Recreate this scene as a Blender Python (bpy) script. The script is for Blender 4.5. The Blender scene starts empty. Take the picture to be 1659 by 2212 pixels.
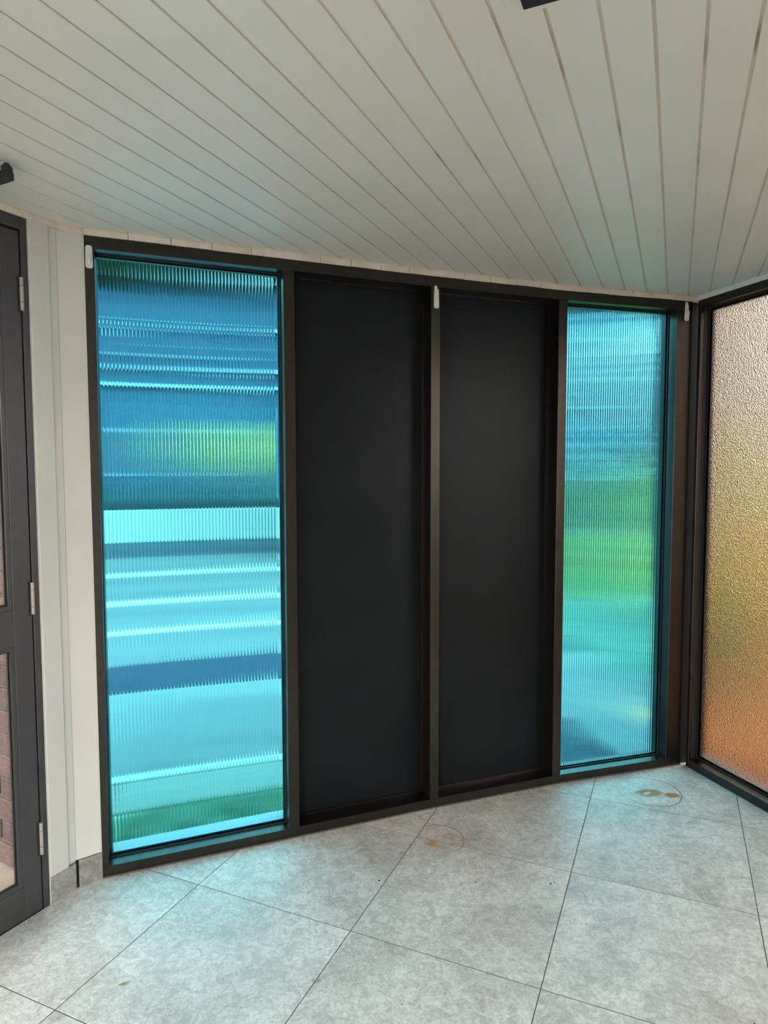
import bpy, bmesh, math, random
from mathutils import Vector, Matrix
random.seed(7)
SC = bpy.context.scene
COL = SC.collection

# ------------------------------------------------------------------ camera
FPX, PITCH, ROLL = 1446.8, 0.065, -0.0016
cam = bpy.data.cameras.new('camera')
cam.sensor_fit = 'VERTICAL'
cam.sensor_height = 36.0
cam.lens = 36.0 * FPX / 2212.0
cam.clip_start = 0.05
cam.clip_end = 300
co = bpy.data.objects.new('camera', cam)
COL.objects.link(co)
co.location = (0, 0, 1.5)
co.rotation_euler = (Matrix.Rotation(math.pi / 2 - PITCH, 3, 'X') @ Matrix.Rotation(ROLL, 3, 'Z')).to_euler()
SC.camera = co

# ------------------------------------------------------------------ sky, sun, exposure
SC.view_settings.view_transform = 'Standard'
SC.view_settings.look = 'None'
SC.view_settings.gamma = 1.0
SC.view_settings.use_curve_mapping = False
SC.view_settings.exposure = -0.2
W = bpy.data.worlds.new('sky')
SC.world = W
W.use_nodes = True
wn = W.node_tree
wn.nodes.clear()
wo = wn.nodes.new('ShaderNodeOutputWorld')
wb = wn.nodes.new('ShaderNodeBackground')
wt = wn.nodes.new('ShaderNodeTexCoord')
ws = wn.nodes.new('ShaderNodeSeparateXYZ')
wr = wn.nodes.new('ShaderNodeValToRGB')
wr.color_ramp.elements[0].position = 0.0
wr.color_ramp.elements[0].color = (1.0, 0.965, 0.91, 1)
wr.color_ramp.elements[1].position = 0.8
wr.color_ramp.elements[1].color = (0.90, 0.92, 0.94, 1)
wn.links.new(wt.outputs['Generated'], ws.inputs[0])
wn.links.new(ws.outputs['Z'], wr.inputs[0])
wn.links.new(wr.outputs[0], wb.inputs['Color'])
wb.inputs['Strength'].default_value = 13.0
wn.links.new(wb.outputs[0], wo.inputs[0])

sun = bpy.data.lights.new('sun', 'SUN')
sun.energy = 10.0
sun.angle = math.radians(3.0)
sun.color = (1.0, 0.95, 0.86)
so = bpy.data.objects.new('sun', sun)
COL.objects.link(so)
so.location = (-3, -8, 12)
so.rotation_euler = Vector((-0.25, -1.0, 1.35)).to_track_quat('Z', 'Y').to_euler()

# ------------------------------------------------------------------ measured plan
P1 = Vector((-1.034, 2.366)); P2 = Vector((1.5123, 3.3099)); LB = (P2 - P1).length
DB = (P2 - P1).normalized(); NB = Vector((-DB.y, DB.x))          # back screen: along / outward
CL = Vector((-1.102, 2.313)); DL = (Vector((-1.237, 2.061)) - CL).normalized()
NL = Vector((DL.y, -DL.x))                                        # door wall: outward
RA = -1.2571
DR = Vector((math.cos(RA), math.sin(RA))); NR = Vector((-DR.y, DR.x))
HF = 2.304; HC = 2.327
BOW = [(-9, 0), (0, 0), (0.72, 0.02), (1.352, 0.04), (1.99, 0.042), (LB, 0), (20, 0)]
def bow(u):
    for (a, x), (b, y) in zip(BOW, BOW[1:]):
        if a <= u <= b:
            return x + (y - x) * (u - a) / (b - a)
    return 0
def FB(u, w, z):  # back frame, faceted with the slight bow of the screen
    q = P1 + DB * u + NB * (w + bow(u)); return Vector((q.x, q.y, z))
def FS(u, w, z):  # straight back frame (outdoors)
    q = P1 + DB * u + NB * w; return Vector((q.x, q.y, z))
def FL(u, w, z):
    q = CL + DL * u + NL * w; return Vector((q.x, q.y, z))
def FR(u, w, z):
    q = P2 + DR * u + NR * w; return Vector((q.x, q.y, z))
DC = (P1 - CL).normalized(); NC = Vector((-DC.y, DC.x)); LC = (P1 - CL).length
def FC(u, w, z):
    q = CL + DC * u + NC * w; return Vector((q.x, q.y, z))
def FW(x, y, z):
    return Vector((x, y, z))

# ------------------------------------------------------------------ materials
def mat(name, color=(0.5, 0.5, 0.5), rough=0.5, metal=0.0, spec=0.5):
    m = bpy.data.materials.new(name); m.use_nodes = True
    b = m.node_tree.nodes['Principled BSDF']
    b.inputs['Base Color'].default_value = (*color, 1)
    b.inputs['Roughness'].default_value = rough
    b.inputs['Metallic'].default_value = metal
    b.inputs['Specular IOR Level'].default_value = spec
    return m
def N(m, t, **kw):
    n = m.node_tree.nodes.new(t)
    for k, v in kw.items():
        if k in n.inputs.keys(): n.inputs[k].default_value = v
        else: setattr(n, k, v)
    return n
def L(m, a, b): m.node_tree.links.new(a, b)
def bsdf(m): return m.node_tree.nodes['Principled BSDF']
def noisy(m, c1, c2, scale=8, detail=6, lo=0.35, hi=0.65, bump=0.0, bscale=None, coord='Position', dist=0.0, stretch=None):
    g = N(m, 'ShaderNodeNewGeometry') if coord == 'Position' else N(m, 'ShaderNodeTexCoord')
    src = g.outputs['Position'] if coord == 'Position' else g.outputs['Object']
    if stretch:
        mp = N(m, 'ShaderNodeMapping'); mp.inputs['Scale'].default_value = stretch
        L(m, src, mp.inputs['Vector']); src = mp.outputs[0]
    n = N(m, 'ShaderNodeTexNoise', Scale=scale, Detail=detail, Distortion=dist)
    L(m, src, n.inputs['Vector'])
    r = N(m, 'ShaderNodeValToRGB')
    r.color_ramp.elements[0].position = lo; r.color_ramp.elements[0].color = (*c1, 1)
    r.color_ramp.elements[1].position = hi; r.color_ramp.elements[1].color = (*c2, 1)
    L(m, n.outputs['Fac'], r.inputs[0]); L(m, r.outputs[0], bsdf(m).inputs['Base Color'])
    if bump:
        n2 = N(m, 'ShaderNodeTexNoise', Scale=bscale or scale * 5, Detail=4); L(m, src, n2.inputs['Vector'])
        bp = N(m, 'ShaderNodeBump', Strength=bump, Distance=0.002)
        L(m, n2.outputs['Fac'], bp.inputs['Height']); L(m, bp.outputs[0], bsdf(m).inputs['Normal'])
    return r

M = {}
M['frame'] = mat('dark_aluminium', (0.1, 0.09, 0.08), 0.30, metal=0.9)
noisy(M['frame'], (0.048, 0.041, 0.035), (0.056, 0.048, 0.042), 30, 3, bump=0.08, bscale=300)
M['dframe'] = mat('anthracite_aluminium', (0.040, 0.041, 0.044), 0.42)
noisy(M['dframe'], (0.030, 0.031, 0.033), (0.038, 0.037, 0.037), 20, 3, bump=0.08, bscale=300)
M['pale_metal'] = mat('pale_sill_metal', (0.20, 0.20, 0.195), 0.4)
M['black'] = mat('black_rubber', (0.008, 0.009, 0.011), 0.6)
M['panel'] = mat('charcoal_panel', (0.005, 0.006, 0.007), 0.40, spec=0.18)
noisy(M['panel'], (0.0050, 0.0072, 0.0085), (0.0075, 0.0100, 0.0115), 6, 6, bump=0.10, bscale=500)
M['cream'] = mat('cream_paint', (0.45, 0.42, 0.35), 0.45)
noisy(M['cream'], (0.58, 0.565, 0.52), (0.62, 0.60, 0.555), 3, 4, bump=0.04, bscale=200)
M['cornice'] = mat('cornice_paint', (0.62, 0.56, 0.46), 0.5)
noisy(M['cornice'], (0.52, 0.46, 0.37), (0.66, 0.60, 0.49), 14, 5, bump=0.1, bscale=80)
M['board'] = mat('white_ceiling_board', (0.62, 0.61, 0.56), 0.42)
r = noisy(M['board'], (0.66, 0.64, 0.58), (0.70, 0.68, 0.62), 2.5, 4, bump=0.03, bscale=120)
M['groove'] = mat('groove_backing', (0.36, 0.32, 0.25), 0.6)
noisy(M['groove'], (0.26, 0.22, 0.17), (0.56, 0.51, 0.42), 5, 6, 0.26, 0.42)
M['bronze'] = mat('hinge_metal', (0.42, 0.36, 0.31), 0.45, 0.3)
M['hook'] = mat('white_hook_plastic', (0.70, 0.69, 0.66), 0.4)
M['grout'] = mat('tile_joint', (0.085, 0.08, 0.072), 0.9)

# --- grey stone-look tile with the rust marks that lie on it
def tile_material(name, dark=1.0, rust=True):
    m = mat(name, (0.4, 0.4, 0.38), 0.42, spec=0.35)
    geo = N(m, 'ShaderNodeNewGeometry'); oi = N(m, 'ShaderNodeObjectInfo')
    mul = N(m, 'ShaderNodeMath', operation='MULTIPLY'); mul.inputs[1].default_value = 37.0
    L(m, oi.outputs['Random'], mul.inputs[0])
    add = N(m, 'ShaderNodeVectorMath', operation='ADD')
    L(m, geo.outputs['Position'], add.inputs[0]); L(m, mul.outputs[0], add.inputs[1])
    big = N(m, 'ShaderNodeTexNoise', Scale=3.2, Detail=8, Roughness=0.62, Distortion=0.4)
    mid = N(m, 'ShaderNodeTexNoise', Scale=22, Detail=8, Roughness=0.68, Distortion=1.3)
    fine = N(m, 'ShaderNodeTexNoise', Scale=110, Detail=5, Roughness=0.7, Distortion=0.6)
    for n in (big, mid, fine): L(m, add.outputs[0], n.inputs['Vector'])
    r1 = N(m, 'ShaderNodeValToRGB')
    e = r1.color_ramp.elements
    e[0].position = 0.33; e[0].color = (0.46 * dark, 0.437 * dark, 0.41 * dark, 1)
    e[1].position = 0.62; e[1].color = (0.67 * dark, 0.65 * dark, 0.618 * dark, 1)
    L(m, big.outputs['Fac'], r1.inputs[0])
    r2 = N(m, 'ShaderNodeValToRGB')
    e = r2.color_ramp.elements
    e[0].position = 0.40; e[0].color = (0.82, 0.815, 0.81, 1)
    e[1].position = 0.57; e[1].color = (1.12, 1.12, 1.11, 1)
    L(m, mid.outputs['Fac'], r2.inputs[0])
    r3 = N(m, 'ShaderNodeValToRGB')
    e = r3.color_ramp.elements
    e[0].position = 0.38; e[0].color = (0.80, 0.80, 0.80, 1)
    e[1].position = 0.60; e[1].color = (1.12, 1.12, 1.12, 1)
    L(m, fine.outputs['Fac'], r3.inputs[0])
    m1 = N(m, 'ShaderNodeMix', data_type='RGBA', blend_type='MULTIPLY'); m1.inputs[0].default_value = 1
    L(m, r1.outputs[0], m1.inputs[6]); L(m, r2.outputs[0], m1.inputs[7])
    m2 = N(m, 'ShaderNodeMix', data_type='RGBA', blend_type='MULTIPLY'); m2.inputs[0].default_value = 1
    L(m, m1.outputs[2], m2.inputs[6]); L(m, r3.outputs[0], m2.inputs[7])
    col = m2.outputs[2]
    if rust:
        wob = N(m, 'ShaderNodeTexNoise', Scale=14, Detail=3)
        L(m, geo.outputs['Position'], wob.inputs['Vector'])
        pat = N(m, 'ShaderNodeTexNoise', Scale=38, Detail=6, Distortion=0.8)
        L(m, geo.outputs['Position'], pat.inputs['Vector'])
        def math_(op, a, b=None, c=None):
            n = N(m, 'ShaderNodeMath', operation=op)
            for i, v in enumerate((a, b, c)):
                if v is None: continue
                if isinstance(v, (int, float)): n.inputs[i].default_value = v
                else: L(m, v, n.inputs[i])
            return n.outputs[0]
        def smooth(v, a, b):
            n = N(m, 'ShaderNodeMapRange', interpolation_type='SMOOTHSTEP')
            L(m, v, n.inputs[0]); n.inputs[1].default_value = a; n.inputs[2].default_value = b
            return n.outputs[0]
        def dist_to(cx, cy, sx=1, sy=1, ang=0):
            mp = N(m, 'ShaderNodeMapping', vector_type='TEXTURE')
            mp.inputs['Location'].default_value = (cx, cy, 0); mp.inputs['Rotation'].default_value = (0, 0, ang)
            mp.inputs['Scale'].default_value = (sx, sy, 1)
            flat = N(m, 'ShaderNodeVectorMath', operation='MULTIPLY'); flat.inputs[1].default_value = (1, 1, 0)
            L(m, geo.outputs['Position'], flat.inputs[0]); L(m, flat.outputs[0], mp.inputs['Vector'])
            ln = N(m, 'ShaderNodeVectorMath', operation='LENGTH'); L(m, mp.outputs[0], ln.inputs[0])
            return ln.outputs['Value'], mp.outputs[0]
        def layer(col, fac, color):
            mx = N(m, 'ShaderNodeMix', data_type='RGBA'); L(m, fac, mx.inputs[0]); L(m, col, mx.inputs[6])
            mx.inputs[7].default_value = (*color, 1); return mx.outputs[2]
        # (centre, radius, thin-side direction, strength)
        for (cx, cy, R, fx, fy, st) in ((1.2294, 3.0234, 0.140, 0.8, -0.7, 1.0), (0.2146, 2.6238, 0.107, 0.85, 0.5, 0.8)):
            d, v = dist_to(cx, cy)
            dw = math_('ADD', d, math_('MULTIPLY', math_('SUBTRACT', wob.outputs['Fac'], 0.5), 0.012))
            off = math_('ABSOLUTE', math_('SUBTRACT', dw, R))
            dp = N(m, 'ShaderNodeVectorMath', operation='DOT_PRODUCT'); L(m, v, dp.inputs[0])
            dp.inputs[1].default_value = (fx / R, fy / R, 0)
            side = smooth(math_('ADD', dp.outputs['Value'], math_('MULTIPLY', wob.outputs['Fac'], 0.5)), -1.0 if st == 1 else -0.05, 0.8)
            side = math_('ADD', math_('MULTIPLY', side, 0.6 if st == 1 else 1.0), 0.4 if st == 1 else 0.0)
            halo = math_('MULTIPLY', math_('MULTIPLY', smooth(off, 0.011, 0.001), side), 0.35 * st)
            line = math_('MULTIPLY', math_('MULTIPLY', smooth(off, 0.0040, 0.0008), side), 0.85 * st)
            col = layer(col, halo, (0.50, 0.33, 0.13))
            col = layer(col, line, (0.30, 0.13, 0.035))
        for (cx, cy, sx, sy, an, lo, hi, st, c) in (
                (1.222, 3.008, 0.075, 0.040, 0.15, 0.27, 0.42, 0.97, (0.34, 0.18, 0.04)),
                (1.215, 3.016, 0.045, 0.022, 0.1, 0.38, 0.50, 0.9, (0.20, 0.12, 0.05)),
                (1.212, 3.004, 0.024, 0.010, 0.5, 0.35, 0.45, 0.9, (0.60, 0.57, 0.50)),
                (1.320, 2.985, 0.040, 0.028, 0.2, 0.33, 0.46, 0.95, (0.36, 0.16, 0.03)),
                (0.188, 2.592, 0.026, 0.022, 0.0, 0.40, 0.52, 0.85, (0.42, 0.21, 0.05)),
                (0.276, 2.640, 0.045, 0.030, 0.2, 0.40, 0.56, 0.7, (0.44, 0.27, 0.09)),
                (0.235, 2.600, 0.095, 0.070, 0.2, 0.40, 0.65, 0.5, (0.44, 0.30, 0.13)),
                (-0.055, 2.458, 0.030, 0.018, 0.2, 0.42, 0.54, 0.7, (0.36, 0.25, 0.06))):
            d, v = dist_to(cx, cy, sx, sy, an)
            fac = math_('MULTIPLY', math_('MULTIPLY', smooth(d, 1.15, 0.6), smooth(pat.outputs['Fac'], lo, hi)), st)
            col = layer(col, fac, c)
    L(m, col, bsdf(m).inputs['Base Color'])
    bp = N(m, 'ShaderNodeBump', Strength=0.25, Distance=0.0012)
    L(m, mid.outputs['Fac'], bp.inputs['Height']); L(m, bp.outputs[0], bsdf(m).inputs['Normal'])
    return m
M['tile'] = tile_material('grey_stone_tile')
M['skirt'] = tile_material('skirting_stone', 0.48, False)

def glass(name, color, rough=0.0, ior=1.5):
    m = bpy.data.materials.new(name); m.use_nodes = True
    nt = m.node_tree; nt.nodes.clear()
    o = nt.nodes.new('ShaderNodeOutputMaterial'); g = nt.nodes.new('ShaderNodeBsdfGlass')
    g.inputs['Color'].default_value = (*[math.sqrt(c) for c in color], 1)
    g.inputs['Roughness'].default_value = rough; g.inputs['IOR'].default_value = ior
    nt.links.new(g.outputs[0], o.inputs[0])
    return m, g
M['cyan'], _ = glass('cyan_ribbed_glass', (0.17, 0.78, 0.97), 0.02)
M['clear'], _ = glass('clear_glass', (0.9, 0.9, 0.88), 0.0)
M['amber'], g = glass('amber_obscure_glass', (0.225, 0.187, 0.162), 0.09)
mm = M['amber']
tc = N(mm, 'ShaderNodeNewGeometry')
v1 = N(mm, 'ShaderNodeTexVoronoi', feature='SMOOTH_F1', Scale=170); L(mm, tc.outputs['Position'], v1.inputs['Vector'])
n1 = N(mm, 'ShaderNodeTexNoise', Scale=230, Detail=2, Distortion=0.6); L(mm, tc.outputs['Position'], n1.inputs['Vector'])
ad = N(mm, 'ShaderNodeMath', operation='ADD'); L(mm, v1.outputs['Distance'], ad.inputs[0]); L(mm, n1.outputs['Fac'], ad.inputs[1])
bp = N(mm, 'ShaderNodeBump', Strength=0.55, Distance=0.0035); L(mm, ad.outputs[0], bp.inputs['Height']); L(mm, bp.outputs[0], g.inputs['Normal'])

def simple(name, c1, c2, scale, rough=0.8, bump=0.0, lo=0.35, hi=0.65, stretch=None):
    m = mat(name, c1, rough, spec=0.12); noisy(m, c1, c2, scale, 6, lo, hi, bump=bump, stretch=stretch); M[name] = m; return m
simple('grass_green', (0.087, 0.170, 0.088), (0.209, 0.323, 0.211), 9)
simple('grass_dark', (0.015, 0.034, 0.010), (0.034, 0.064, 0.020), 9)
simple('gravel_pale', (0.113, 0.130, 0.097), (0.177, 0.177, 0.151), 25)
simple('kerb_white', (0.237, 0.237, 0.230), (0.262, 0.262, 0.256), 12)
simple('paving_pale', (0.086, 0.089, 0.086), (0.103, 0.107, 0.103), 5)
simple('blue_paint', (0.002, 0.008, 0.021), (0.004, 0.011, 0.026), 6, 0.5)
simple('concrete_bright', (0.064, 0.064, 0.064), (0.092, 0.090, 0.087), 2.0, lo=0.4, hi=0.6)
simple('asphalt', (0.018, 0.025, 0.034), (0.030, 0.039, 0.048), 4)
simple('render_white', (0.241, 0.248, 0.235), (0.267, 0.267, 0.253), 3)
simple('hedge_teal', (0.011, 0.034, 0.041), (0.026, 0.062, 0.062), 8)
simple('house_blue', (0.014, 0.034, 0.059), (0.024, 0.048, 0.075), 1.2, 0.6)
simple('house_trim', (0.157, 0.195, 0.221), (0.195, 0.227, 0.245), 3)
simple('leaf_yellow', (0.418, 0.341, 0.016), (0.724, 0.550, 0.033), 6, 0.6)
simple('leaf_gold', (0.60, 0.48, 0.085), (0.80, 0.71, 0.17), 6, 0.6)
simple('leaf_green', (0.028, 0.072, 0.036), (0.070, 0.150, 0.078), 7, 0.6)
simple('leaf_dark', (0.010, 0.028, 0.007), (0.030, 0.064, 0.015), 7, 0.6)
simple('bark', (0.017, 0.014, 0.010), (0.034, 0.027, 0.020), 12, 0.9)
simple('terracotta', (0.362, 0.167, 0.070), (0.474, 0.237, 0.105), 9, 0.8)
simple('lawn_mid', (0.030, 0.058, 0.044), (0.054, 0.100, 0.070), 7)
simple('pink_paving', (0.164, 0.123, 0.098), (0.221, 0.172, 0.139), 14)
simple('roof_sheet', (0.030, 0.030, 0.030), (0.039, 0.039, 0.039), 4)
simple('mortar', (0.072, 0.062, 0.055), (0.089, 0.080, 0.071), 40, 0.9)
mb = mat('red_brick', (0.074, 0.030, 0.022), 0.85)
rr = noisy(mb, (0.043, 0.018, 0.015), (0.078, 0.039, 0.032), 60, 6, bump=0.5, bscale=150)
oi = N(mb, 'ShaderNodeObjectInfo'); hs = N(mb, 'ShaderNodeHueSaturation')
mr = N(mb, 'ShaderNodeMapRange'); mr.inputs[3].default_value = 0.75; mr.inputs[4].default_value = 1.3
L(mb, oi.outputs['Random'], mr.inputs[0]); L(mb, mr.outputs[0], hs.inputs['Value']); L(mb, rr.outputs[0], hs.inputs['Color'])
L(mb, hs.outputs[0], bsdf(mb).inputs['Base Color'])
M['brick'] = mb

# ------------------------------------------------------------------ helpers
def tag(o, label=None, cat=None, group=None, kind=None):
    if label: o['label'] = label
    if cat: o['category'] = cat
    if group: o['group'] = group
    if kind: o['kind'] = kind
    return o
def empty(name, loc, label, cat, kind=None, group=None):
    o = bpy.data.objects.new(name, None); COL.objects.link(o); o.location = loc
    o.empty_display_size = 0.1
    bpy.context.view_layer.update()
    return tag(o, label, cat, group, kind)
def link(name, bm, material, parent=None, bevel=0.0, smooth=False):
    bmesh.ops.recalc_face_normals(bm, faces=bm.faces)
    # origin at the centre of the bottom of the piece
    if bm.verts:
        xs = [v.co.x for v in bm.verts]; ys = [v.co.y for v in bm.verts]; zs = [v.co.z for v in bm.verts]
        c = Vector(((min(xs) + max(xs)) / 2, (min(ys) + max(ys)) / 2, min(zs)))
    else: c = Vector()
    for v in bm.verts: v.co -= c
    me = bpy.data.meshes.new(name); bm.to_mesh(me); bm.free()
    me.materials.append(material)
    if smooth:
        for p in me.polygons: p.use_smooth = True
    o = bpy.data.objects.new(name, me); COL.objects.link(o)
    o.location = c
    if parent is not None:
        o.parent = parent; pl = Vector(parent.location)
        q = parent.parent
        while q is not None: pl += Vector(q.location); q = q.parent
        o.location = c - pl
    if bevel:
        b = o.modifiers.new('bevel', 'BEVEL'); b.width = bevel; b.segments = 1; b.limit_method = 'ANGLE'
    return o
def box(bm, F, u0, u1, w0, w1, z0, z1):
    vs = [bm.verts.new(F(u, w, z)) for z in (z0, z1) for (u, w) in ((u0, w0), (u1, w0), (u1, w1), (u0, w1))]
    for f in ((3, 2, 1, 0), (4, 5, 6, 7), (0, 1, 5, 4), (1, 2, 6, 5), (2, 3, 7, 6), (3, 0, 4, 7)):
        bm.faces.new([vs[i] for i in f])
def boxes(name, F, lst, material, parent=None, bevel=0.0012):
    bm = bmesh.new()
    for a in lst: box(bm, F, *a)
    return link(name, bm, material, parent, bevel)
def prism(bm, F, pts, w0, w1):            # outline (u, z) pushed from w0 to w1
    a = [bm.verts.new(F(u, w0, z)) for u, z in pts]; b = [bm.verts.new(F(u, w1, z)) for u, z in pts]
    bm.faces.new(a); bm.faces.new(b[::-1])
    for i in range(len(pts)):
        j = (i + 1) % len(pts); bm.faces.new((a[i], a[j], b[j], b[i]))
def cyl(bm, c, r, h, axis=Vector((0, 0, 1)), n=16, r2=None):
    q = axis.normalized().to_track_quat('Z', 'Y').to_matrix().to_4x4()
    bmesh.ops.create_cone(bm, cap_ends=True, segments=n, radius1=r, radius2=r if r2 is None else r2, depth=h, matrix=Matrix.Translation(c) @ q)
def polyclip(poly, planes):               # planes: (point, inward normal)
    for p0, nn in planes:
        out = []
        for i in range(len(poly)):
            a, b = poly[i], poly[(i + 1) % len(poly)]
            da = (a - p0).dot(nn); db = (b - p0).dot(nn)
            if da >= 0: out.append(a)
            if da * db < 0: out.append(a + (b - a) * (da / (da - db)))
        poly = out
        if len(poly) < 3: return []
    return poly
GA = -0.4109
EA = Vector((math.cos(GA), math.sin(GA))); EB = Vector((math.sin(GA), -math.cos(GA)))
def room_planes(off):
    return [(P1 + NB * (off + 0.0), -NB), (CL + NL * off, -NL), (CL + NC * off, -NC), (P2 + NR * off, -NR), (Vector((0, -1.7)), Vector((0, 1)))]

# ------------------------------------------------------------------ floor
floor = empty('floor', (0, 1.5, 0), 'grey stone-look porch floor of large square tiles laid diagonally', 'floor', 'structure')
bm = bmesh.new()
pl = [(P1 + NB * 0.11, -NB), (CL + NL * 0.11, -NL), (CL + NC * 0.11, -NC), (P2 + NR * 0.11, -NR), (Vector((0, -1.7)), Vector((0, 1)))]
base = polyclip([Vector((-5, -3)), Vector((5, -3)), Vector((5, 5)), Vector((-5, 5))], pl)
a = [bm.verts.new((v.x, v.y, -0.0011)) for v in base]; b = [bm.verts.new((v.x, v.y, -0.05)) for v in base]
bm.faces.new(a); bm.faces.new(b[::-1])
for i in range(len(a)): bm.faces.new((a[i], a[(i + 1) % len(a)], b[(i + 1) % len(a)], b[i]))
link('tile_joints', bm, M['grout'], floor)
G0 = Vector((0.1333, 2.6456)); TS = 0.6121; J = 0.0015
tl = [(P1 + NB * 0.08, -NB), (CL + NL * 0.05, -NL), (CL + NC * 0.05, -NC), (P2 + NR * 0.06, -NR), (Vector((0, -1.7)), Vector((0, 1)))]
for i in range(-9, 6):
    for j in range(-4, 9):
        q = [G0 + EA * (TS * i + J) + EB * (TS * j + J), G0 + EA * (TS * (i + 1) - J) + EB * (TS * j + J),
             G0 + EA * (TS * (i + 1) - J) + EB * (TS * (j + 1) - J), G0 + EA * (TS * i + J) + EB * (TS * (j + 1) - J)]
        q = polyclip(q, tl)
        if len(q) < 3: continue
        ar = abs(sum(q[k].x * q[(k + 1) % len(q)].y - q[(k + 1) % len(q)].x * q[k].y for k in range(len(q)))) / 2
        if ar < 0.0005: continue
        bm = bmesh.new(); dz = random.uniform(-0.0003, 0.0003)
        ct = sum(q, Vector((0, 0))) / len(q)
        top = [bm.verts.new((*(ct + (v - ct) * (1 - 0.0012 / max(0.02, (v - ct).length))), dz)) for v in q]
        mid = [bm.verts.new((v.x, v.y, -0.0006)) for v in q]; bot = [bm.verts.new((v.x, v.y, -0.0010)) for v in q]
        bm.faces.new(top)
        for k in range(len(q)):
            k2 = (k + 1) % len(q)
            bm.faces.new((mid[k], mid[k2], top[k2], top[k])); bm.faces.new((bot[k], bot[k2], mid[k2], mid[k]))
        link('tile', bm, M['tile'], floor)

# ------------------------------------------------------------------ ceiling
ceil = empty('ceiling', (0, 1.5, HC), 'white tongue-and-groove board ceiling with boards running diagonally', 'ceiling', 'structure')
cp = [(P1 + NB * 0.07, -NB), (CL + NL * 0.03, -NL), (CL + NC * 0.03, -NC), (P2 + NR * 0.03, -NR), (Vector((0, -1.5)), Vector((0, 1)))]
base = polyclip([Vector((-5, -3)), Vector((5, -3)), Vector((5, 5)), Vector((-5, 5))], cp)
bm = bmesh.new()
a = [bm.verts.new((v.x, v.y, HC + 0.0038)) for v in base]; b = [bm.verts.new((v.x, v.y, HC + 0.03)) for v in base]
bm.faces.new(a[::-1]); bm.faces.new(b)
for i in range(len(a)): bm.faces.new((a[i], a[(i + 1) % len(a)], b[(i + 1) % len(a)], b[i]))
link('groove_backing', bm, M['groove'], ceil)
BP = 0.0905; GW = 0.0030; CH = 0.0016
for k in range(-36, 33):
    c0 = -0.0575 + BP * k + GW; c1 = -0.0575 + BP * (k + 1) - GW
    dirn = -EB
    def strip(x0, x1):
        return polyclip([EA * x0 - dirn * 4, EA * x1 - dirn * 4, EA * x1 + dirn * 6, EA * x0 + dirn * 6], cp)
    lo = strip(c0 + CH, c1 - CH); up = strip(c0, c1)
    if len(lo) < 3 or len(lo) != len(up): 
        if len(up) < 3: continue
        lo = up
    bm = bmesh.new()
    A = [bm.verts.new((v.x, v.y, HC)) for v in lo]; B = [bm.verts.new((v.x, v.y, HC + 0.0018)) for v in up]
    Cc = [bm.verts.new((v.x, v.y, HC + 0.0036)) for v in up]
    bm.faces.new(A)
    for i in range(len(A)):
        j = (i + 1) % len(A)
        bm.faces.new((A[i], A[j], B[j], B[i])); bm.faces.new((B[i], B[j], Cc[j], Cc[i]))
    link('ceiling_board', bm, M['board'], ceil)
# unseen roof slab, added to keep the sun off the porch
rp = [(P1 + NB * 0.19, -NB), (CL + NL * 0.45, -NL), (P2 + NR * 0.15, -NR), (Vector((0, -1.55)), Vector((0, 1)))]
base = polyclip([Vector((-5, -3)), Vector((5, -3)), Vector((5, 5)), Vector((-5, 5))], rp)
bm = bmesh.new()
a = [bm.verts.new((v.x, v.y, HC + 0.04)) for v in base]; b = [bm.verts.new((v.x, v.y, HC + 0.24)) for v in base]
bm.faces.new(a[::-1]); bm.faces.new(b)
for i in range(len(a)): bm.faces.new((a[i], a[(i + 1) % len(a)], b[(i + 1) % len(a)], b[i]))
tag(link('roof', bm, M['roof_sheet']), 'unseen flat grey roof slab added over the porch to block the sun', 'roof', kind='structure')

# ------------------------------------------------------------------ back screen frame
D = 0.12
kn = [0.0, 0.72, 1.352, 1.99, LB]
wb_ = empty('wall_back', FB(LB / 2, 0.06, 0), 'dark bronze aluminium window screen of four tall bays across the back', 'window wall', 'structure')
def bays(name, z0, z1, w0=0.0, w1=D, lo=0.0, hi=LB, m='frame'):
    bm = bmesh.new()
    for a_, b_ in zip(kn, kn[1:]):
        box(bm, FB, max(a_, lo), min(b_, hi), w0, w1, z0, z1)
    bmesh.ops.remove_doubles(bm, verts=bm.verts, dist=1e-5)
    return link(name, bm, M[m], wb_)
bays('head_rail', 2.262, HF, hi=2.70)
bays('sill_rail', 0.0, 0.042, hi=2.70)
bm = bmesh.new(); prism(bm, FB, [(0.0, 0.042), (0.022, 0.042), (0.032, 2.262), (0.0, 2.262)], 0.0, D); link('jamb', bm, M['frame'], wb_, 0.0012)
MU = [(0.698, 0.742), (1.331, 1.373), (1.968, 2.012)]
for a_, b_ in MU:
    boxes('mullion', FB, [(a_, b_, 0.0, D, 0.042, 2.262)], M['frame'], wb_)
boxes('corner_post', FB, [(2.614, 2.700, 0.0, D, 0.042, 2.262)], M['frame'], wb_)
boxes('corner_post', FB, [(2.700, 2.760, 0.012, D, 0.0, HF)], M['black'], wb_)
# floor bead along the foot of the screen
bm = bmesh.new()
for a_, b_ in zip(kn, kn[1:]): box(bm, FB, a_, min(b_, 2.70), -0.004, 0.0, 0.0, 0.006)
link('floor_sealant', bm, M['grout'], wb_)

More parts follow.
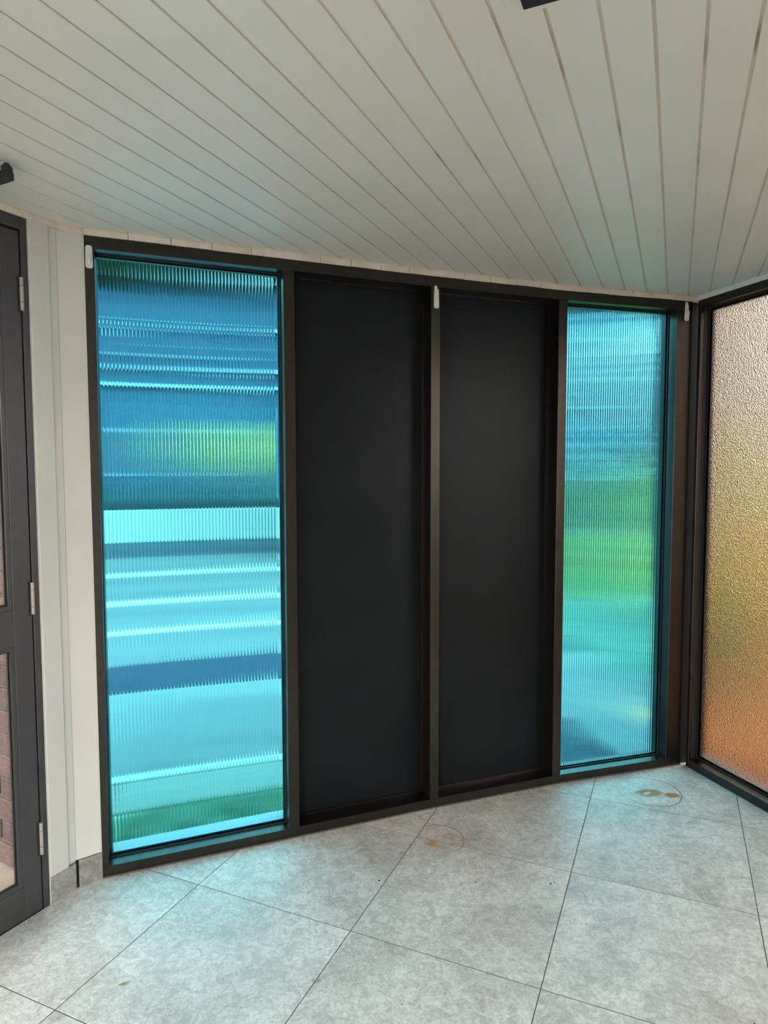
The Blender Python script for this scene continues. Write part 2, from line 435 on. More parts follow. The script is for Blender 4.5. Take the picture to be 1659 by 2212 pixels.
BAY = [(0.021, 0.698), (0.742, 1.331), (1.373, 1.968), (2.012, 2.614)]
def ribbed(parent, F, u0, u1, z0, z1, w, m, pitch=0.0128, sag=0.0019, t=0.006, ml=0.002, mr=0.016):
    bm = bmesh.new(); prof = []
    n = int((u1 - u0 - ml - mr) / pitch); s0 = u0 + ml
    prof.append((u0, w + t - sag))
    for k in range(n):
        for i in range(8):
            x = i / 8.0
            prof.append((s0 + (k + x) * pitch, w + t - sag + sag * (1 - (2 * x - 1) ** 2)))
    prof.append((s0 + n * pitch, w + t - sag)); prof.append((u1, w + t - sag))
    b0 = [bm.verts.new(F(u, ww, z0)) for u, ww in prof]; b1 = [bm.verts.new(F(u, ww, z1)) for u, ww in prof]
    for i in range(len(prof) - 1):
        f = bm.faces.new((b0[i], b0[i + 1], b1[i + 1], b1[i])); f.smooth = True
    c = [bm.verts.new(F(u0, w, z0)), bm.verts.new(F(u1, w, z0)), bm.verts.new(F(u1, w, z1)), bm.verts.new(F(u0, w, z1))]
    bm.faces.new((c[0], c[3], c[2], c[1]))
    bm.faces.new([c[0], c[1]] + b0[::-1]); bm.faces.new([c[3], c[2]][::-1] + b1)
    bm.faces.new((c[0], b0[0], b1[0], c[3])); bm.faces.new((c[1], c[2], b1[-1], b0[-1]))
    for e in bm.edges:
        e.smooth = not any(not f.smooth for f in e.link_faces)
    for e in bm.edges:
        fs = e.link_faces
        if len(fs) == 2 and fs[0].smooth and fs[1].smooth and fs[0].normal.angle(fs[1].normal, 0) > 0.5: e.smooth = False
    o = link('ribbed_glass', bm, m, parent)
    return o
def ring(name, F, u0, u1, z0, z1, w0, w1, t, m, parent):
    return boxes(name, F, [(u0, u0 + t, w0, w1, z0, z1), (u1 - t, u1, w0, w1, z0, z1), (u0 + t, u1 - t, w0, w1, z0, z0 + t), (u0 + t, u1 - t, w0, w1, z1 - t, z1)], m, parent, 0)
Z0, Z1 = 0.042, 2.262
for i, (lab, c) in enumerate((('tall window of cyan vertically ribbed glass beside the cream wall, leftmost bay', 'window'),
                              ('tall bay filled with a charcoal panel, left of the two dark bays', 'window'),
                              ('tall bay filled with a charcoal panel, right of the two dark bays', 'window'),
                              ('narrow-looking cyan ribbed glass window beside the corner post', 'window'))):
    u0, u1 = BAY[i]
    w_ = empty('window_%d' % (i + 1), FB((u0 + u1) / 2, 0.06, 0.042), lab, c, 'structure')
    if i in (0, 3):
        ribbed(w_, FB, u0 + 0.001, u1 - 0.001, Z0 + 0.001, Z1 - 0.001, 0.058, M['cyan'])
        ring('gasket', FB, u0, u1, Z0, Z1, 0.052, 0.0575, 0.005, M['black'], w_)
        ring('outer_bead', FB, u0, u1, Z0, Z1, 0.066, 0.085, 0.010, M['frame'], w_)
        if i == 0: boxes('outer_sill', FB, [(u0 + 0.012, u1 - 0.002, 0.0665, 0.135, 0.042, 0.056)], M['pale_metal'], w_, 0)
    else:
        boxes('dark_panel', FB, [(u0, u1, 0.088, 0.100, Z0, Z1)], M['panel'], w_)
        ring('glazing_bead', FB, u0, u1, Z0, Z1, 0.080, 0.088, 0.010, M['frame'], w_)

# ------------------------------------------------------------------ right wall
wr_ = empty('wall_right', FR(1.2, 0.06, 0), 'dark bronze aluminium window screen along the right side', 'window wall', 'structure')
DRW = 0.11
boxes('jamb', FR, [(0.004, 0.040, 0.018, DRW, 0.0, HF)], M['black'], wr_)
boxes('jamb', FR, [(0.022, 0.040, 0.0, 0.018, 0.0, HF)], M['frame'], wr_)
boxes('mullion', FR, [(1.25, 1.295, 0.0, DRW, 0.0, HF)], M['frame'], wr_)
boxes('end_post', FR, [(2.45, 2.54, 0.0, DRW, 0.0, HF)], M['frame'], wr_)
for a_, b_ in ((0.040, 1.25), (1.295, 2.45)):
    boxes('sill_rail', FR, [(a_, b_, 0.0, DRW, 0.0, 0.043)], M['frame'], wr_)
    boxes('head_rail', FR, [(a_, b_, 0.0, DRW, 2.270, HF)], M['frame'], wr_)
for i, (a_, b_) in enumerate(((0.040, 1.25), (1.295, 2.45))):
    w_ = empty('window_%d' % (i + 5), FR((a_ + b_) / 2, 0.06, 0.043),
               ('amber textured obscure glass window on the right-hand side, next to the corner post', 'window nearest the porch opening, outside the view, glazed clear to brighten the floor')[i], 'window', 'structure')
    boxes(('obscure_glass', 'glass_pane')[i], FR, [(a_ + 0.001, b_ - 0.001, 0.054, 0.060, 0.044, 2.269)], M[('amber', 'clear')[i]], w_, 0)  # the unseen second bay is glazed clear to brighten the right of the floor
    boxes('outer_sill', FR, [(a_ + 0.002, b_ - 0.002, 0.0605, 0.125, 0.043, 0.058)], M['pale_metal'], w_, 0)
    ring('gasket', FR, a_, b_, 0.043, 2.270, 0.048, 0.0535, 0.005, M['black'], w_)
    ring('outer_bead', FR, a_, b_, 0.043, 2.270, 0.0605, 0.078, 0.014, M['frame'], w_)

boxes('ceiling_bead', FR, [(-0.02, 2.54, -0.006, 0.03, HF, HC)], M['board'], wr_)
boxes('light_seal', FR, [(-0.05, 2.54, 0.031, 0.10, HF, HC + 0.045)], M['frame'], wr_, 0)  # unseen strip added to stop light leaking in above the right screen
bays('light_seal', HF, HC + 0.045, 0.072, D)  # unseen strip added against leaking light over the back screen
boxes('light_seal', FL, [(-0.05, 3.0, 0.031, 0.10, HF, HC + 0.045)], M['cream'], None, 0).name = 'door_light_seal'  # unseen filler added against light leaking in over the door wall
tag(bpy.data.objects['door_light_seal'], 'unseen cream strip added over the dark door to stop light leaking under the roof', 'trim', kind='structure')
# unseen wall added behind the camera, its opening shaped to limit back light
wf = empty('added_wall_front', (0, -1.5, 0), 'unseen cream rendered wall added behind the viewer, its opening shaped to limit the light', 'wall', 'structure')
boxes('wall_panel', FW, [(-2.95, -1.95, -1.62, -1.5, 0.0, HC - 0.001)], M['cream'], wf)
boxes('wall_panel', FW, [(-0.25, 3.1, -1.62, -1.5, 0.0, HC - 0.001)], M['cream'], wf)
boxes('wall_panel', FR, [(2.545, 4.95, 0.0, 0.12, 0.0, HC - 0.001)], M['cream'], wf)  # unseen side wall added to shut out light from the right
boxes('lintel', FW, [(-1.95, -0.25, -1.62, -1.5, 2.12, HC - 0.001)], M['cream'], wf)
# ------------------------------------------------------------------ cream corner walls, skirting, cornice
wl = empty('wall_left', FL(0.3, 0.03, 0), 'cream painted narrow wall of upright panels beside the dark door', 'wall', 'structure')
boxes('backing_wall', FL, [(-0.004, 0.108, 0.008, 0.12, 0.0, HF + 0.02)], M['cream'], wl, 0)
boxes('wall_panel', FL, [(0.002, 0.0345, 0.0, 0.0079, 0.102, HC - 0.001)], M['cream'], wl, 0.0015)
boxes('wall_panel', FL, [(0.0355, 0.1055, -0.006, 0.0079, 0.096, HC - 0.001)], M['cream'], wl, 0.002)
boxes('edge_bead', FL, [(0.106, 0.1095, -0.004, 0.10, 0.0, HC - 0.001)], M['cream'], wl, 0)
boxes('wall_panel', FL, [(1.04, 3.0, 0.0, 0.12, 0.0, HC - 0.001)], M['cream'], wl)
wc = empty('wall_corner', FC(0.04, 0.03, 0), 'narrow cream painted return wall between the door wall and the cyan window', 'wall', 'structure')
boxes('wall_panel', FC, [(-0.002, LC - 0.003, 0.0, 0.05, 0.102, HC - 0.001)], M['cream'], wc, 0)
boxes('edge_bead', FC, [(LC - 0.0065, LC - 0.0005, -0.003, 0.03, 0.102, HC - 0.001)], M['cream'], wc, 0.001)
o = boxes('baseboard_left', FL, [(0.006, 0.105, -0.004, 0.0075, 0.0, 0.0945)], M['skirt'], None, 0.0008)
tag(o, 'grey stone skirting tile under the cream wall panels next to the door', 'skirting', kind='structure')
o = boxes('baseboard_corner', FC, [(0.006, LC - 0.001, -0.004, 0.03, 0.0, 0.100)], M['skirt'], None, 0.0008)
tag(o, 'grey stone skirting tile touching the jamb of the leftmost cyan window', 'skirting', kind='structure')
boxes('skirting_gap', FC, [(-0.003, 0.006, 0.004, 0.03, 0.0, 0.100)], M['black'], wc, 0)
# cornice along the screen: short lengths between the grooves, slightly uneven
tr = empty('trim_1', FB(LB / 2, 0, HF), 'thin cream cornice strip between the ceiling and the back window screen', 'trim', 'structure')
def cornice(F, u0, u1, parent, n, dpt=0.014, sgn=-1):
    for k in range(n):
        a_ = u0 + (u1 - u0) * k / n; b_ = u0 + (u1 - u0) * (k + 1) / n - 0.002
        zz = HF + random.uniform(-0.0012, 0.0012); dd = dpt + random.uniform(-0.0015, 0.0015)
        bm = bmesh.new()
        w0, w1 = 0.03, sgn * dd
        pr = [(w0, zz), (w1 * 0.5, zz), (w1, HC - 0.006), (w1, HC), (w0, HC)]
        A = [bm.verts.new(F(a_, w, z)) for w, z in pr]; B = [bm.verts.new(F(b_, w, z)) for w, z in pr]
        bm.faces.new(A); bm.faces.new(B[::-1])
        for i in range(5): bm.faces.new((A[i], A[(i + 1) % 5], B[(i + 1) % 5], B[i]))
        link('cornice_strip', bm, M['cornice'], parent)
for (a_, b_), n in zip(zip(kn, kn[1:]), (5, 5, 5, 6)): cornice(FB, a_, b_ + (0.002 if b_ < LB else -0.01), tr, n)
tr2 = empty('trim_2', FL(0.5, 0, HF), 'thin cream cornice strip above the dark door and cream wall', 'trim', 'structure')
cornice(FL, 0.0, 1.1, tr2, 6, 0.012)
cornice(FC, 0.0, LC, tr2, 1, 0.008)

# ------------------------------------------------------------------ door
dr = empty('door_1', FL(0.55, 0.02, 0), 'dark grey glazed door at the left edge with three bronze hinges', 'door', 'structure')
T0, T1 = 0.110, 1.035
boxes('door_frame', FL, [(T0, 0.1325, -0.002, 0.07, 0.0, HF), (1.0, T1, -0.002, 0.07, 0.0, HF), (0.1325, 1.0, -0.002, 0.07, 2.264, HF)], M['dframe'], dr)
boxes('door_rebate', FL, [(0.1325, 0.1400, 0.012, 0.07, 0.0, 2.264), (0.14, 1.0, 0.012, 0.07, 2.257, 2.264)], M['black'], dr, 0)
boxes('hinge_stile', FL, [(0.1365, 0.2000, 0.0, 0.045, 0.004, 2.257)], M['dframe'], dr, 0.0015)
boxes('lock_stile', FL, [(0.930, 0.996, 0.0, 0.045, 0.004, 2.257)], M['dframe'], dr, 0.0015)
boxes('top_rail', FL, [(0.200, 0.930, 0.0, 0.045, 2.16, 2.257)], M['dframe'], dr, 0.0015)
boxes('middle_rail', FL, [(0.200, 0.930, 0.0, 0.045, 0.926, 1.046)], M['dframe'], dr, 0.0015)
boxes('bottom_rail', FL, [(0.200, 0.930, 0.0, 0.045, 0.004, 0.115)], M['dframe'], dr, 0.0015)
for z0, z1 in ((0.115, 0.926), (1.046, 2.16)):
    ring('glazing_bead', FL, 0.200, 0.930, z0, z1, 0.003, 0.020, 0.014, M['dframe'], dr)
    ring('gasket', FL, 0.214, 0.916, z0 + 0.014, z1 - 0.014, 0.013, 0.020, 0.005, M['black'], dr)
    boxes('glass_pane', FL, [(0.202, 0.928, 0.0205, 0.0265, z0 + 0.002, z1 - 0.002)], M['clear'], dr, 0)
for z0, z1 in ((2.008, 2.112), (1.021, 1.126), (0.198, 0.307)):
    h = empty('hinge', FL(0.1365, -0.006, z0), None, None); h.parent = dr
    h.location = h.location - dr.location
    for a_, b_ in ((0, 0.24), (0.255, 0.745), (0.76, 1)):
        bm = bmesh.new(); zz0 = z0 + (z1 - z0) * a_; zz1 = z0 + (z1 - z0) * b_
        cyl(bm, FL(0.1365, -0.006, (zz0 + zz1) / 2), 0.0058, zz1 - zz0, n=14)
        link('hinge_knuckle', bm, M['bronze'], h, smooth=False)
    boxes('hinge_leaf', FL, [(0.140, 0.147, -0.0025, 0.0, z0 - 0.004, z1 + 0.004)], M['black'], h, 0)
boxes('threshold', FL, [(0.1325, 1.0, 0.0, 0.07, 0.0, 0.0035)], M['frame'], dr, 0)

# black bracket standing out from the door head
def outline_box(bm, F, pts, z0, z1):
    A = [bm.verts.new(F(u, w, z0)) for u, w in pts]; B = [bm.verts.new(F(u, w, z1)) for u, w in pts]
    bm.faces.new(A[::-1]); bm.faces.new(B)
    for i in range(len(pts)): bm.faces.new((A[i], A[(i + 1) % len(pts)], B[(i + 1) % len(pts)], B[i]))
br = empty('door_closer', FL(0.36, -0.002, 2.27), 'black metal closer arm jutting out over the dark door, just under the ceiling', 'door closer')
bm = bmesh.new(); outline_box(bm, FL, [(0.352, -0.02), (0.352, -0.312), (0.356, -0.318), (0.372, -0.318), (0.376, -0.312), (0.376, -0.02)], 2.272, 2.292); link('arm', bm, M['black'], br, 0.002)
bm = bmesh.new(); cyl(bm, FL(0.364, -0.300, 2.3005), 0.014, 0.017, n=20); cyl(bm, FL(0.364, -0.300, 2.312), 0.008, 0.008, n=16); link('pivot', bm, M['black'], br, 0.0015)
boxes('arm_upper', FL, [(0.355, 0.373, -0.286, -0.02, 2.292, 2.299)], M['black'], br)
boxes('mounting_plate', FL, [(0.30, 0.43, -0.02, -0.002, 2.266, 2.302)], M['black'], br)

# ------------------------------------------------------------------ hooks
def hook(u, z, h, w, label, kind):
    r_ = empty('adhesive_hook', FB(u, -0.001, z), label, 'hook', group='white hooks on the window screen')
    def rr_(u0, u1, z0, z1, rad, n=5):
        pts = []
        for cx, cz, a0 in ((u1 - rad, z0 + rad, -90), (u1 - rad, z1 - rad, 0), (u0 + rad, z1 - rad, 90), (u0 + rad, z0 + rad, 180)):
            for i in range(n + 1):
                t = math.radians(a0 + 90 * i / n); pts.append((cx + rad * math.cos(t), cz + rad * math.sin(t)))
        return pts
    def squeeze(pts, top):      # narrower towards the top
        return [(u + (p - u) * (1 - top * (q - z) / h), q) for p, q in pts]
    tp = {0: 0.12, 1: 0.18, 2: 0.35}[kind]
    bm = bmesh.new(); prism(bm, FB, squeeze(rr_(u - w / 2, u + w / 2, z, z + h * (1.0 if kind == 0 else 0.86), w * 0.36), tp), -0.0075, -0.0005); link('hook_body', bm, M['hook'], r_, 0.002)
    if kind:
        bm = bmesh.new(); cu = u - w * 0.08 if kind == 1 else u + w * 0.02
        prism(bm, FB, rr_(cu - w * 0.30, cu + w * 0.30, z + h * 0.78, z + h, w * 0.28), -0.004, -0.0005); link('adhesive_tab', bm, M['hook'], r_, 0.001)
    bm = bmesh.new()
    a_ = [(-0.0075, z + h * 0.12), (-0.0075, z + h * 0.30), (-0.0145, z + h * 0.42), (-0.0145, z + h * 0.50), (-0.0185, z + h * 0.50), (-0.0185, z + h * 0.36), (-0.012, z + h * 0.16)]
    A = [bm.verts.new(FB(u - w * 0.2, ww, zz)) for ww, zz in a_]; B = [bm.verts.new(FB(u + w * 0.2, ww, zz)) for ww, zz in a_]
    bm.faces.new(A); bm.faces.new(B[::-1])
    for i in range(len(a_)): bm.faces.new((A[i], A[(i + 1) % 7], B[(i + 1) % 7], B[i]))
    link('hook_prong', bm, M['hook'], r_, 0.0015)
hook(0.0150, 2.193, 0.078, 0.025, 'stubby white adhesive hook on the left jamb of the leftmost cyan window', 0)
hook(1.3530, 2.172, 0.094, 0.024, 'white adhesive hook on the mullion between the two dark panels', 1)
hook(2.6640, 2.208, 0.092, 0.026, 'tapered white adhesive hook at the top of the right corner post', 2)

# ------------------------------------------------------------------ ceiling fitting (corner of it shows at the top edge)
PC = Vector((0.2315, 1.286))
def FP(a_, b_, z):  # a across boards, b back towards the camera along boards
    q = PC + EA * a_ + EB * b_; return Vector((q.x, q.y, z))
cf = empty('ceiling_light', FP(0.15, 0.15, HC), 'dark square ceiling fitting on a smooth cream plate, only its corner in view', 'ceiling light')
boxes('mounting_plate', FP, [(0, 0.30, 0, 0.30, HC - 0.0025, HC - 0.0002)], M['board'], cf, 0.001)
boxes('lamp_housing', FP, [(0.032, 0.268, 0.028, 0.268, HC - 0.014, HC - 0.0025)], M['black'], cf, 0.001)
boxes('diffuser', FP, [(0.075, 0.225, 0.075, 0.225, HC - 0.0155, HC - 0.014)], M['hook'], cf, 0)

# ------------------------------------------------------------------ bits of dirt on the floor and sills
bm = bmesh.new()
def chip(x, y, s, z=0.0004):
    a0 = random.uniform(0, 6.28); n = random.choice((4, 5, 6))
    pts = [Vector((x + s * random.uniform(.6, 1) * math.cos(a0 + 6.283 * k / n), y + s * random.uniform(.5, 1) * math.sin(a0 + 6.283 * k / n), z)) for k in range(n)]
    A = [bm.verts.new(p_) for p_ in pts]; t = bm.verts.new((x, y, z + s * 0.5))
    for k in range(n): bm.faces.new((A[k], A[(k + 1) % n], t))
    bm.faces.new(A[::-1])
for k in range(70):
    x = random.uniform(-1.0, 1.5); y = random.uniform(1.6, 3.0)
    if (Vector((x, y)) - P1).dot(NB) > -0.05 or (Vector((x, y)) - CL).dot(NL) > -0.1: continue
    chip(x, y, random.choice((0.0014, 0.002, 0.003)))
for k in range(60):
    u = random.uniform(0.05, 2.6); q = FB(u, -random.uniform(0.004, 0.02), 0); chip(q.x, q.y, random.uniform(0.0015, 0.0035))
for x, y, s in ((0.60, 2.33, 0.006), (0.615, 2.335, 0.004), (0.33, 2.34, 0.005), (-0.02, 2.35, 0.006)): chip(x, y, s)
tag(link('dirt_specks', bm, M['bark']), 'tiny dark specks of dirt scattered over the tiles', 'dirt', kind='stuff')
simple('dry_leaf', (0.22, 0.24, 0.10), (0.32, 0.33, 0.16), 60)
for (x, y, an, lab) in ((-0.76, 1.86, 0.5, 'small green leaf scrap on the tiles, bottom left'), (-0.20, 1.87, 0.0, 'small olive leaf scrap on the tiles near the bottom middle')):
    bm = bmesh.new(); rowp = []
    for k in range(7):
        t = k / 6.0; l_ = (t - 0.5) * 0.034; wd = 0.004 * math.sin(math.pi * min(max(t, 0.03), 0.97)); zz = 0.0012 + 0.002 * (t - 0.5) ** 2 * 4
        rowp.append([bm.verts.new((x + l_ * math.cos(an) - s * wd * math.sin(an), y + l_ * math.sin(an) + s * wd * math.cos(an), zz + (0.0012 if s else 0))) for s in (-1, 0, 1)])
    for a_, b_ in zip(rowp, rowp[1:]):
        bm.faces.new((a_[0], a_[1], b_[1], b_[0])); bm.faces.new((a_[1], a_[2], b_[2], b_[1]))
    o = link('leaf_scrap', bm, M['dry_leaf']); tag(o, lab, 'leaf')
    s_ = o.modifiers.new('thick', 'SOLIDIFY'); s_.thickness = 0.0006

# ================================================================== OUTDOORS
bm = bmesh.new(); box(bm, FW, -45, 60, -30, 75, -0.35, -0.06)
tag(link('ground', bm, M['asphalt']), 'grey asphalt ground outside the porch', 'ground', kind='structure')
def slab(name, lab, cat, m, u0, u1, w0, w1, z1, F=FS, z0=-0.06, kind='structure'):
    o = boxes(name, F, [(u0, u1, w0, w1, z0, z1)], M[m], None, 0.004); return tag(o, lab, cat, kind=kind)
slab('lawn', 'strip of green lawn blurred behind the foot of the leftmost cyan window', 'lawn', 'grass_green', -0.1, 1.7, 0.17, 0.50, -0.02)
slab('gravel_strip', 'pale greenish gravel strip behind the leftmost cyan window', 'gravel', 'gravel_pale', -0.1, 2.0, 0.50, 0.80, -0.015)
slab('kerb', 'white kerb line seen blurred through the leftmost cyan window', 'kerb', 'kerb_white', -0.6, 2.0, 0.80, 0.88, -0.010, kind=None)
slab('pavement', 'pale pavement behind the lower part of the ribbed windows', 'pavement', 'paving_pale', -12, 2.5, 0.88, 2.20, -0.02)
slab('blue_edging', 'long low dark blue edging between pavement and road', 'edging', 'blue_paint', -14, 2.4, 2.20, 2.85, -0.012, kind=None)
slab('road', 'bright sunlit concrete road running along behind the windows', 'road', 'concrete_bright', -30, 4.0, 2.85, 9.6, -0.03)
for k, (w0, w1) in enumerate(((3.9, 4.1), (5.3, 5.6), (7.4, 7.8))):
    slab('road_line', ('white painted line nearest the pavement on the concrete road', 'white painted line along the middle of the concrete road', 'white painted line farthest across the concrete road')[k], 'road marking', 'kerb_white', -30, 4.0, w0, w1, -0.024, z0=-0.0299, kind=None)
slab('garden_wall', 'low white rendered garden wall across the road', 'wall', 'render_white', -25, 7.0, 12.4, 12.6, 0.62, kind=None)
slab('right_lawn', 'green lawn seen blurred through the cyan window by the corner', 'lawn', 'lawn_mid', 3.4, 30, 0.95, 4.2, -0.02)
slab('right_pavement', 'pale pavement just outside the cyan window by the corner', 'pavement', 'paving_pale', 2.5, 3.4, 0.13, 2.2, -0.02)
slab('golden_bed', 'golden ground cover around the golden shrubs outside the amber window', 'flower bed', 'leaf_gold', 5.8, 9.0, 1.1, 3.3, 0.02)
slab('far_lawn', 'darker lawn beyond the road to the right', 'lawn', 'grass_dark', 4.2, 30, 4.3, 11, -0.03)
slab('patio', 'terracotta paving outside the amber window', 'patio', 'terracotta', -0.75, 2.8, 0.25, 3.0, -0.015, F=FR)

def leaves(bm, c, rad, n, size):
    for k in range(n):
        v = Vector((random.gauss(0, 1), random.gauss(0, 1), random.gauss(0, 1))).normalized()
        r_ = random.random() ** 0.33
        p_ = c + Vector((v.x * rad[0], v.y * rad[1], v.z * rad[2])) * r_
        a_ = Vector((random.gauss(0, 1), random.gauss(0, 1), random.gauss(0, .6))).normalized() * size * random.uniform(.6, 1.2)
        b_ = a_.cross(v + Vector((.1, .2, .3))).normalized() * size * 0.45
        vs = [bm.verts.new(p_ - a_), bm.verts.new(p_ - b_), bm.verts.new(p_ + a_), bm.verts.new(p_ + b_)]
        bm.faces.new(vs)
def bush(name, lab, cat, pos, rad, n, size, m, trunk=None, group=None, lumps=4):
    base = FS(pos[0], pos[1], -0.03)
    e = empty(name, base, lab, cat, group=group)
    bm = bmesh.new(); zc = pos[2]
    for k in range(lumps):
        d_ = Vector((random.uniform(-.45, .45) * rad[0], random.uniform(-.45, .45) * rad[1], random.uniform(-.3, .3) * rad[2]))
        leaves(bm, base + Vector((0, 0, zc)) + d_, (rad[0] * .7, rad[1] * .7, rad[2] * .75), n // lumps, size)
    link('foliage', bm, M[m], e)
    bm = bmesh.new(); t = trunk or 0.03; hh = zc
    segs = 5; prev = None
    for k in range(segs + 1):
        zz = hh * k / segs; rr2 = t * (1.25 - 0.7 * k / segs); off = Vector((math.sin(k * 1.7) * t * .4, math.cos(k * 2.1) * t * .4, 0))
        cur = [bm.verts.new(base + off + Vector((rr2 * math.cos(6.283 * i / 8), rr2 * math.sin(6.283 * i / 8), zz))) for i in range(8)]
        if prev:
            for i in range(8): bm.faces.new((prev[i], prev[(i + 1) % 8], cur[(i + 1) % 8], cur[i]))
        prev = cur
    bm.faces.new(prev)
    link('trunk', bm, M['bark'], e)
    return e
# hedge behind the garden wall
bm = bmesh.new()
for k in range(28): leaves(bm, FS(-14 + 1.25 * k, 13.8, 0.75), (0.9, 0.6, 0.5), 330, 0.11)
for k in range(28):
    for q_ in (-0.3, 0.2): box(bm, FS, -14 + 1.25 * k + q_, -13.96 + 1.25 * k + q_, 13.78, 13.82, -0.06, 0.7)
tag(link('hedge', bm, M['hedge_teal']), 'dark teal hedge behind the low white garden wall', 'hedge', kind='stuff')
bush('yellow_tree', 'yellow-green tree glowing behind the right half of the leftmost cyan window', 'tree', (3.4, 11.0, 1.85), (1.15, 1.2, 0.8), 3000, 0.09, 'leaf_yellow', 0.08)
bush('tall_tree', 'tall dark green tree whose trunk shows in the cyan window by the corner', 'tree', (7.4, 5.0, 4.5), (2.4, 2.3, 1.2), 9000, 0.18, 'leaf_dark', 0.13)
bush('overhanging_tree', 'green tree crown across the top of the leftmost cyan window', 'tree', (0.8, 7.0, 4.62), (3.1, 1.3, 0.55), 7000, 0.14, 'leaf_dark', 0.10)
for k, (u, w, zc, rx, rz, m_, lab) in enumerate((
        (8.2, 6.6, 1.1, 2.2, 1.3, 'leaf_green', 'broad green shrub beyond the corner window'),
        (13.0, 6.2, 1.3, 2.2, 1.4, 'leaf_green', 'large round green shrub farther behind the corner window'),
        (4.7, 8.8, 0.9, 1.1, 0.9, 'leaf_green', 'small green shrub left of the tall tree'))):
    bush('green_shrub', lab, 'shrub', (u, w, zc), (rx, 1.4, rz), 2400, 0.09, m_)
for k, (u, w, zc, rx, rz, lab) in enumerate((
        (5.3, 2.1, 0.55, 0.75, 0.6, 'golden shrub nearest the amber window'),
        (7.9, 3.7, 0.9, 0.9, 1.0, 'taller golden shrub behind the others, outside the amber window'),
        (6.9, 1.9, 0.6, 0.75, 0.7, 'golden shrub at the right outside the amber window'))):
    bush('golden_shrub', lab, 'shrub', (u, w, zc), (rx, 0.9, rz), 2200, 0.07, 'leaf_gold')
for k, (x, y, h_, r_, lab) in enumerate(((10.6, 21.5, 7.4, 2.6, 'tall tree just right of the house, seen through the corner window'), (7.4, 17.3, 5.8, 1.9, 'tall tree standing in front of the right end of the house'),
        (16.3, 20.5, 3.0, 2.2, 'low spreading tree at the far right beyond the amber window'), (22.0, 19.0, 3.0, 2.5, 'farthest right low tree beyond the amber window'))):
    q_ = Vector((x, y)) - P1
    bush('background_tree', lab, 'tree', (q_.dot(DB), q_.dot(NB), h_ * 0.55), (r_, r_, h_ * 0.48), 5000, 0.26, 'leaf_green', 0.14)
# grass blades along the near lawn
bm = bmesh.new()
for k in range(5000):
    u = random.uniform(0.0, 1.6); w = 0.19 + 0.30 * random.random(); q = FS(u, w, -0.02)
    a_ = random.uniform(0, 6.283); h = random.uniform(0.02, 0.05); dx = Vector((math.cos(a_), math.sin(a_), 0))
    bm.faces.new((bm.verts.new(q - dx * 0.0025), bm.verts.new(q + dx * 0.0025), bm.verts.new(q + Vector((dx.y, -dx.x, 0)) * h * 0.4 + Vector((0, 0, h)))))
tag(link('grass', bm, M['grass_green']), 'short green grass growing outside the foot of the leftmost window', 'grass', kind='stuff')
# house across the road
hs_ = empty('house', FS(-6, 18, 0), 'blue-grey house front with pale horizontal bands, blurred behind the leftmost cyan window', 'house')
boxes('house_wall', FS, [(-22, 15.5, 17.0, 22.0, -0.06, 6.6)], M['house_blue'], hs_, 0)
boxes('house_band', FS, [(-5, 10, 16.9, 17.0, 3.74, 3.83)], M['house_trim'], hs_, 0)
boxes('house_band', FS, [(-22, -3, 16.9, 17.0, 5.10, 5.30)], M['house_trim'], hs_, 0)
rnd = random.Random(5)
for k in range(26):
    u0 = rnd.uniform(-16, 11); z0 = rnd.choice((3.3, 4.15, 4.25, 4.6, 4.8, 5.3, 5.5, 5.9, 6.1)) + rnd.uniform(-0.08, 0.08)
    boxes('facade_ledge', FS, [(u0, u0 + rnd.uniform(0.8, 2.6), 16.86, 17.0, z0, z0 + rnd.uniform(0.04, 0.12))], M['house_trim'], hs_, 0)
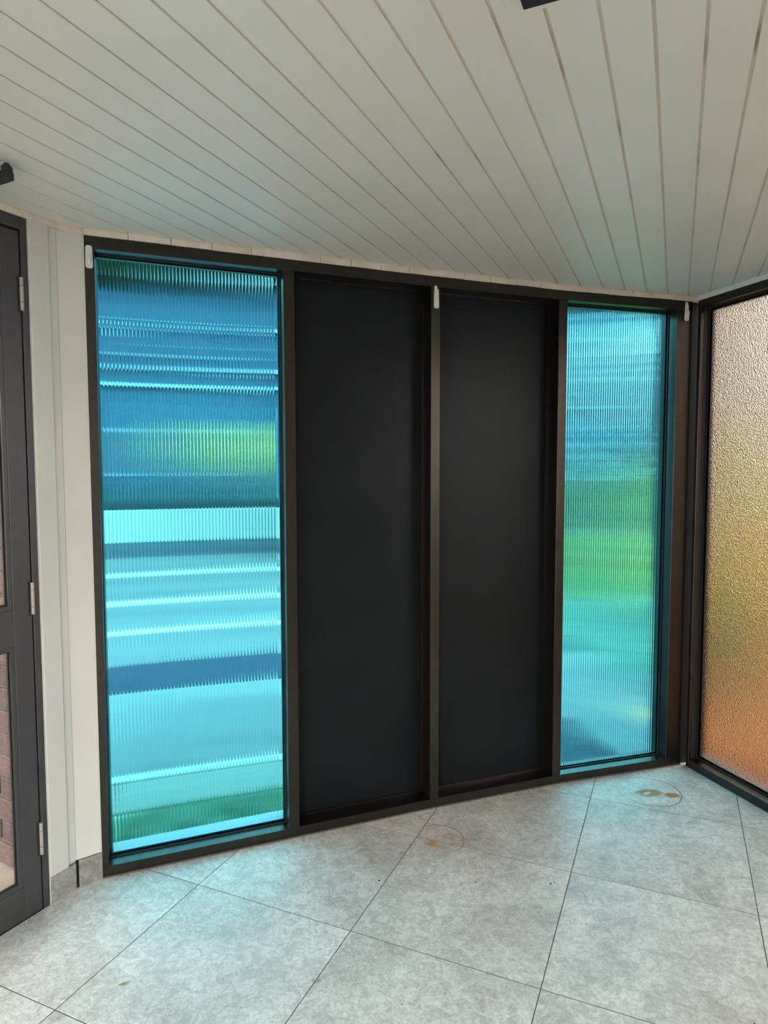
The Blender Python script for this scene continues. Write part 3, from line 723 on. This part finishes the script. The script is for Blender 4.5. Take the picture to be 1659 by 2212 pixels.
bm = bmesh.new(); prism(bm, lambda w, u, z: FS(u, w, z), [(16.6, 6.6), (22.4, 6.6), (19.5, 8.2)], -22.4, 15.9); link('house_roof', bm, M['roof_sheet'], hs_)
for k in range(6):
    f_ = boxes('house_window', FS, [(-19 + 3.6 * k, -17.6 + 3.6 * k, 16.88, 16.99, 1.3, 2.6)], M['house_trim'], hs_, 0)
    boxes('window_pane', FS, [(-18.9 + 3.6 * k, -17.7 + 3.6 * k, 16.86, 16.88, 1.4, 2.5)], M['black'], hs_, 0)
# brick wall outside the door
BW0 = Vector((-1.372, 2.420)); BWD = Vector((math.cos(math.radians(150)), math.sin(math.radians(150)))); BWN = Vector((-BWD.y, BWD.x))
def FK(u, w, z):
    q = BW0 + BWD * u - BWN * w; return Vector((q.x, q.y, z))
bw = empty('brick_wall', FK(0.6, 0.1, 0), 'red brick wall seen through the glass of the left-hand door', 'brick wall')
boxes('mortar', FK, [(-0.118, 0.60, 0.008, 0.10, -0.05, 2.32)], M['mortar'], bw, 0)
bm = bmesh.new(); box(bm, lambda u, w, z: Vector((0, 0, 0)) + Vector(((BWD * u - BWN * w).x, (BWD * u - BWN * w).y, z)), 0, 0.215, 0.0, 0.02, 0, 0.073)
bmesh.ops.bevel(bm, geom=bm.edges, offset=0.003, segments=1, affect='EDGES')
b0 = link('brick', bm, M['brick'], bw); bme = b0.data; off0 = Vector(b0.location) + Vector(bw.location)
first = True
for c in range(26):
    for k in range(-1, 7):
        u = k * 0.2265 + (0.113 if c % 2 else 0)
        if u < -0.12 or u + 0.215 > 0.62: continue
        ob = b0 if first else b0.copy()
        if not first: COL.objects.link(ob); ob.parent = bw
        first = False
        q = FK(u, random.uniform(-0.0015, 0.0015), 0.004 + 0.0865 * c)
        ob.location = q + off0 - Vector(bw.location)
slab('porch_paving', 'pinkish paving outside the left-hand door', 'paving', 'pink_paving', 0.0, 3.0, 0.13, 2.5, -0.012, F=FL)

SC.cycles.sample_clamp_indirect = 6.0
SC.cycles.max_bounces = 14
SC.cycles.transmission_bounces = 12
SC.cycles.caustics_reflective = False
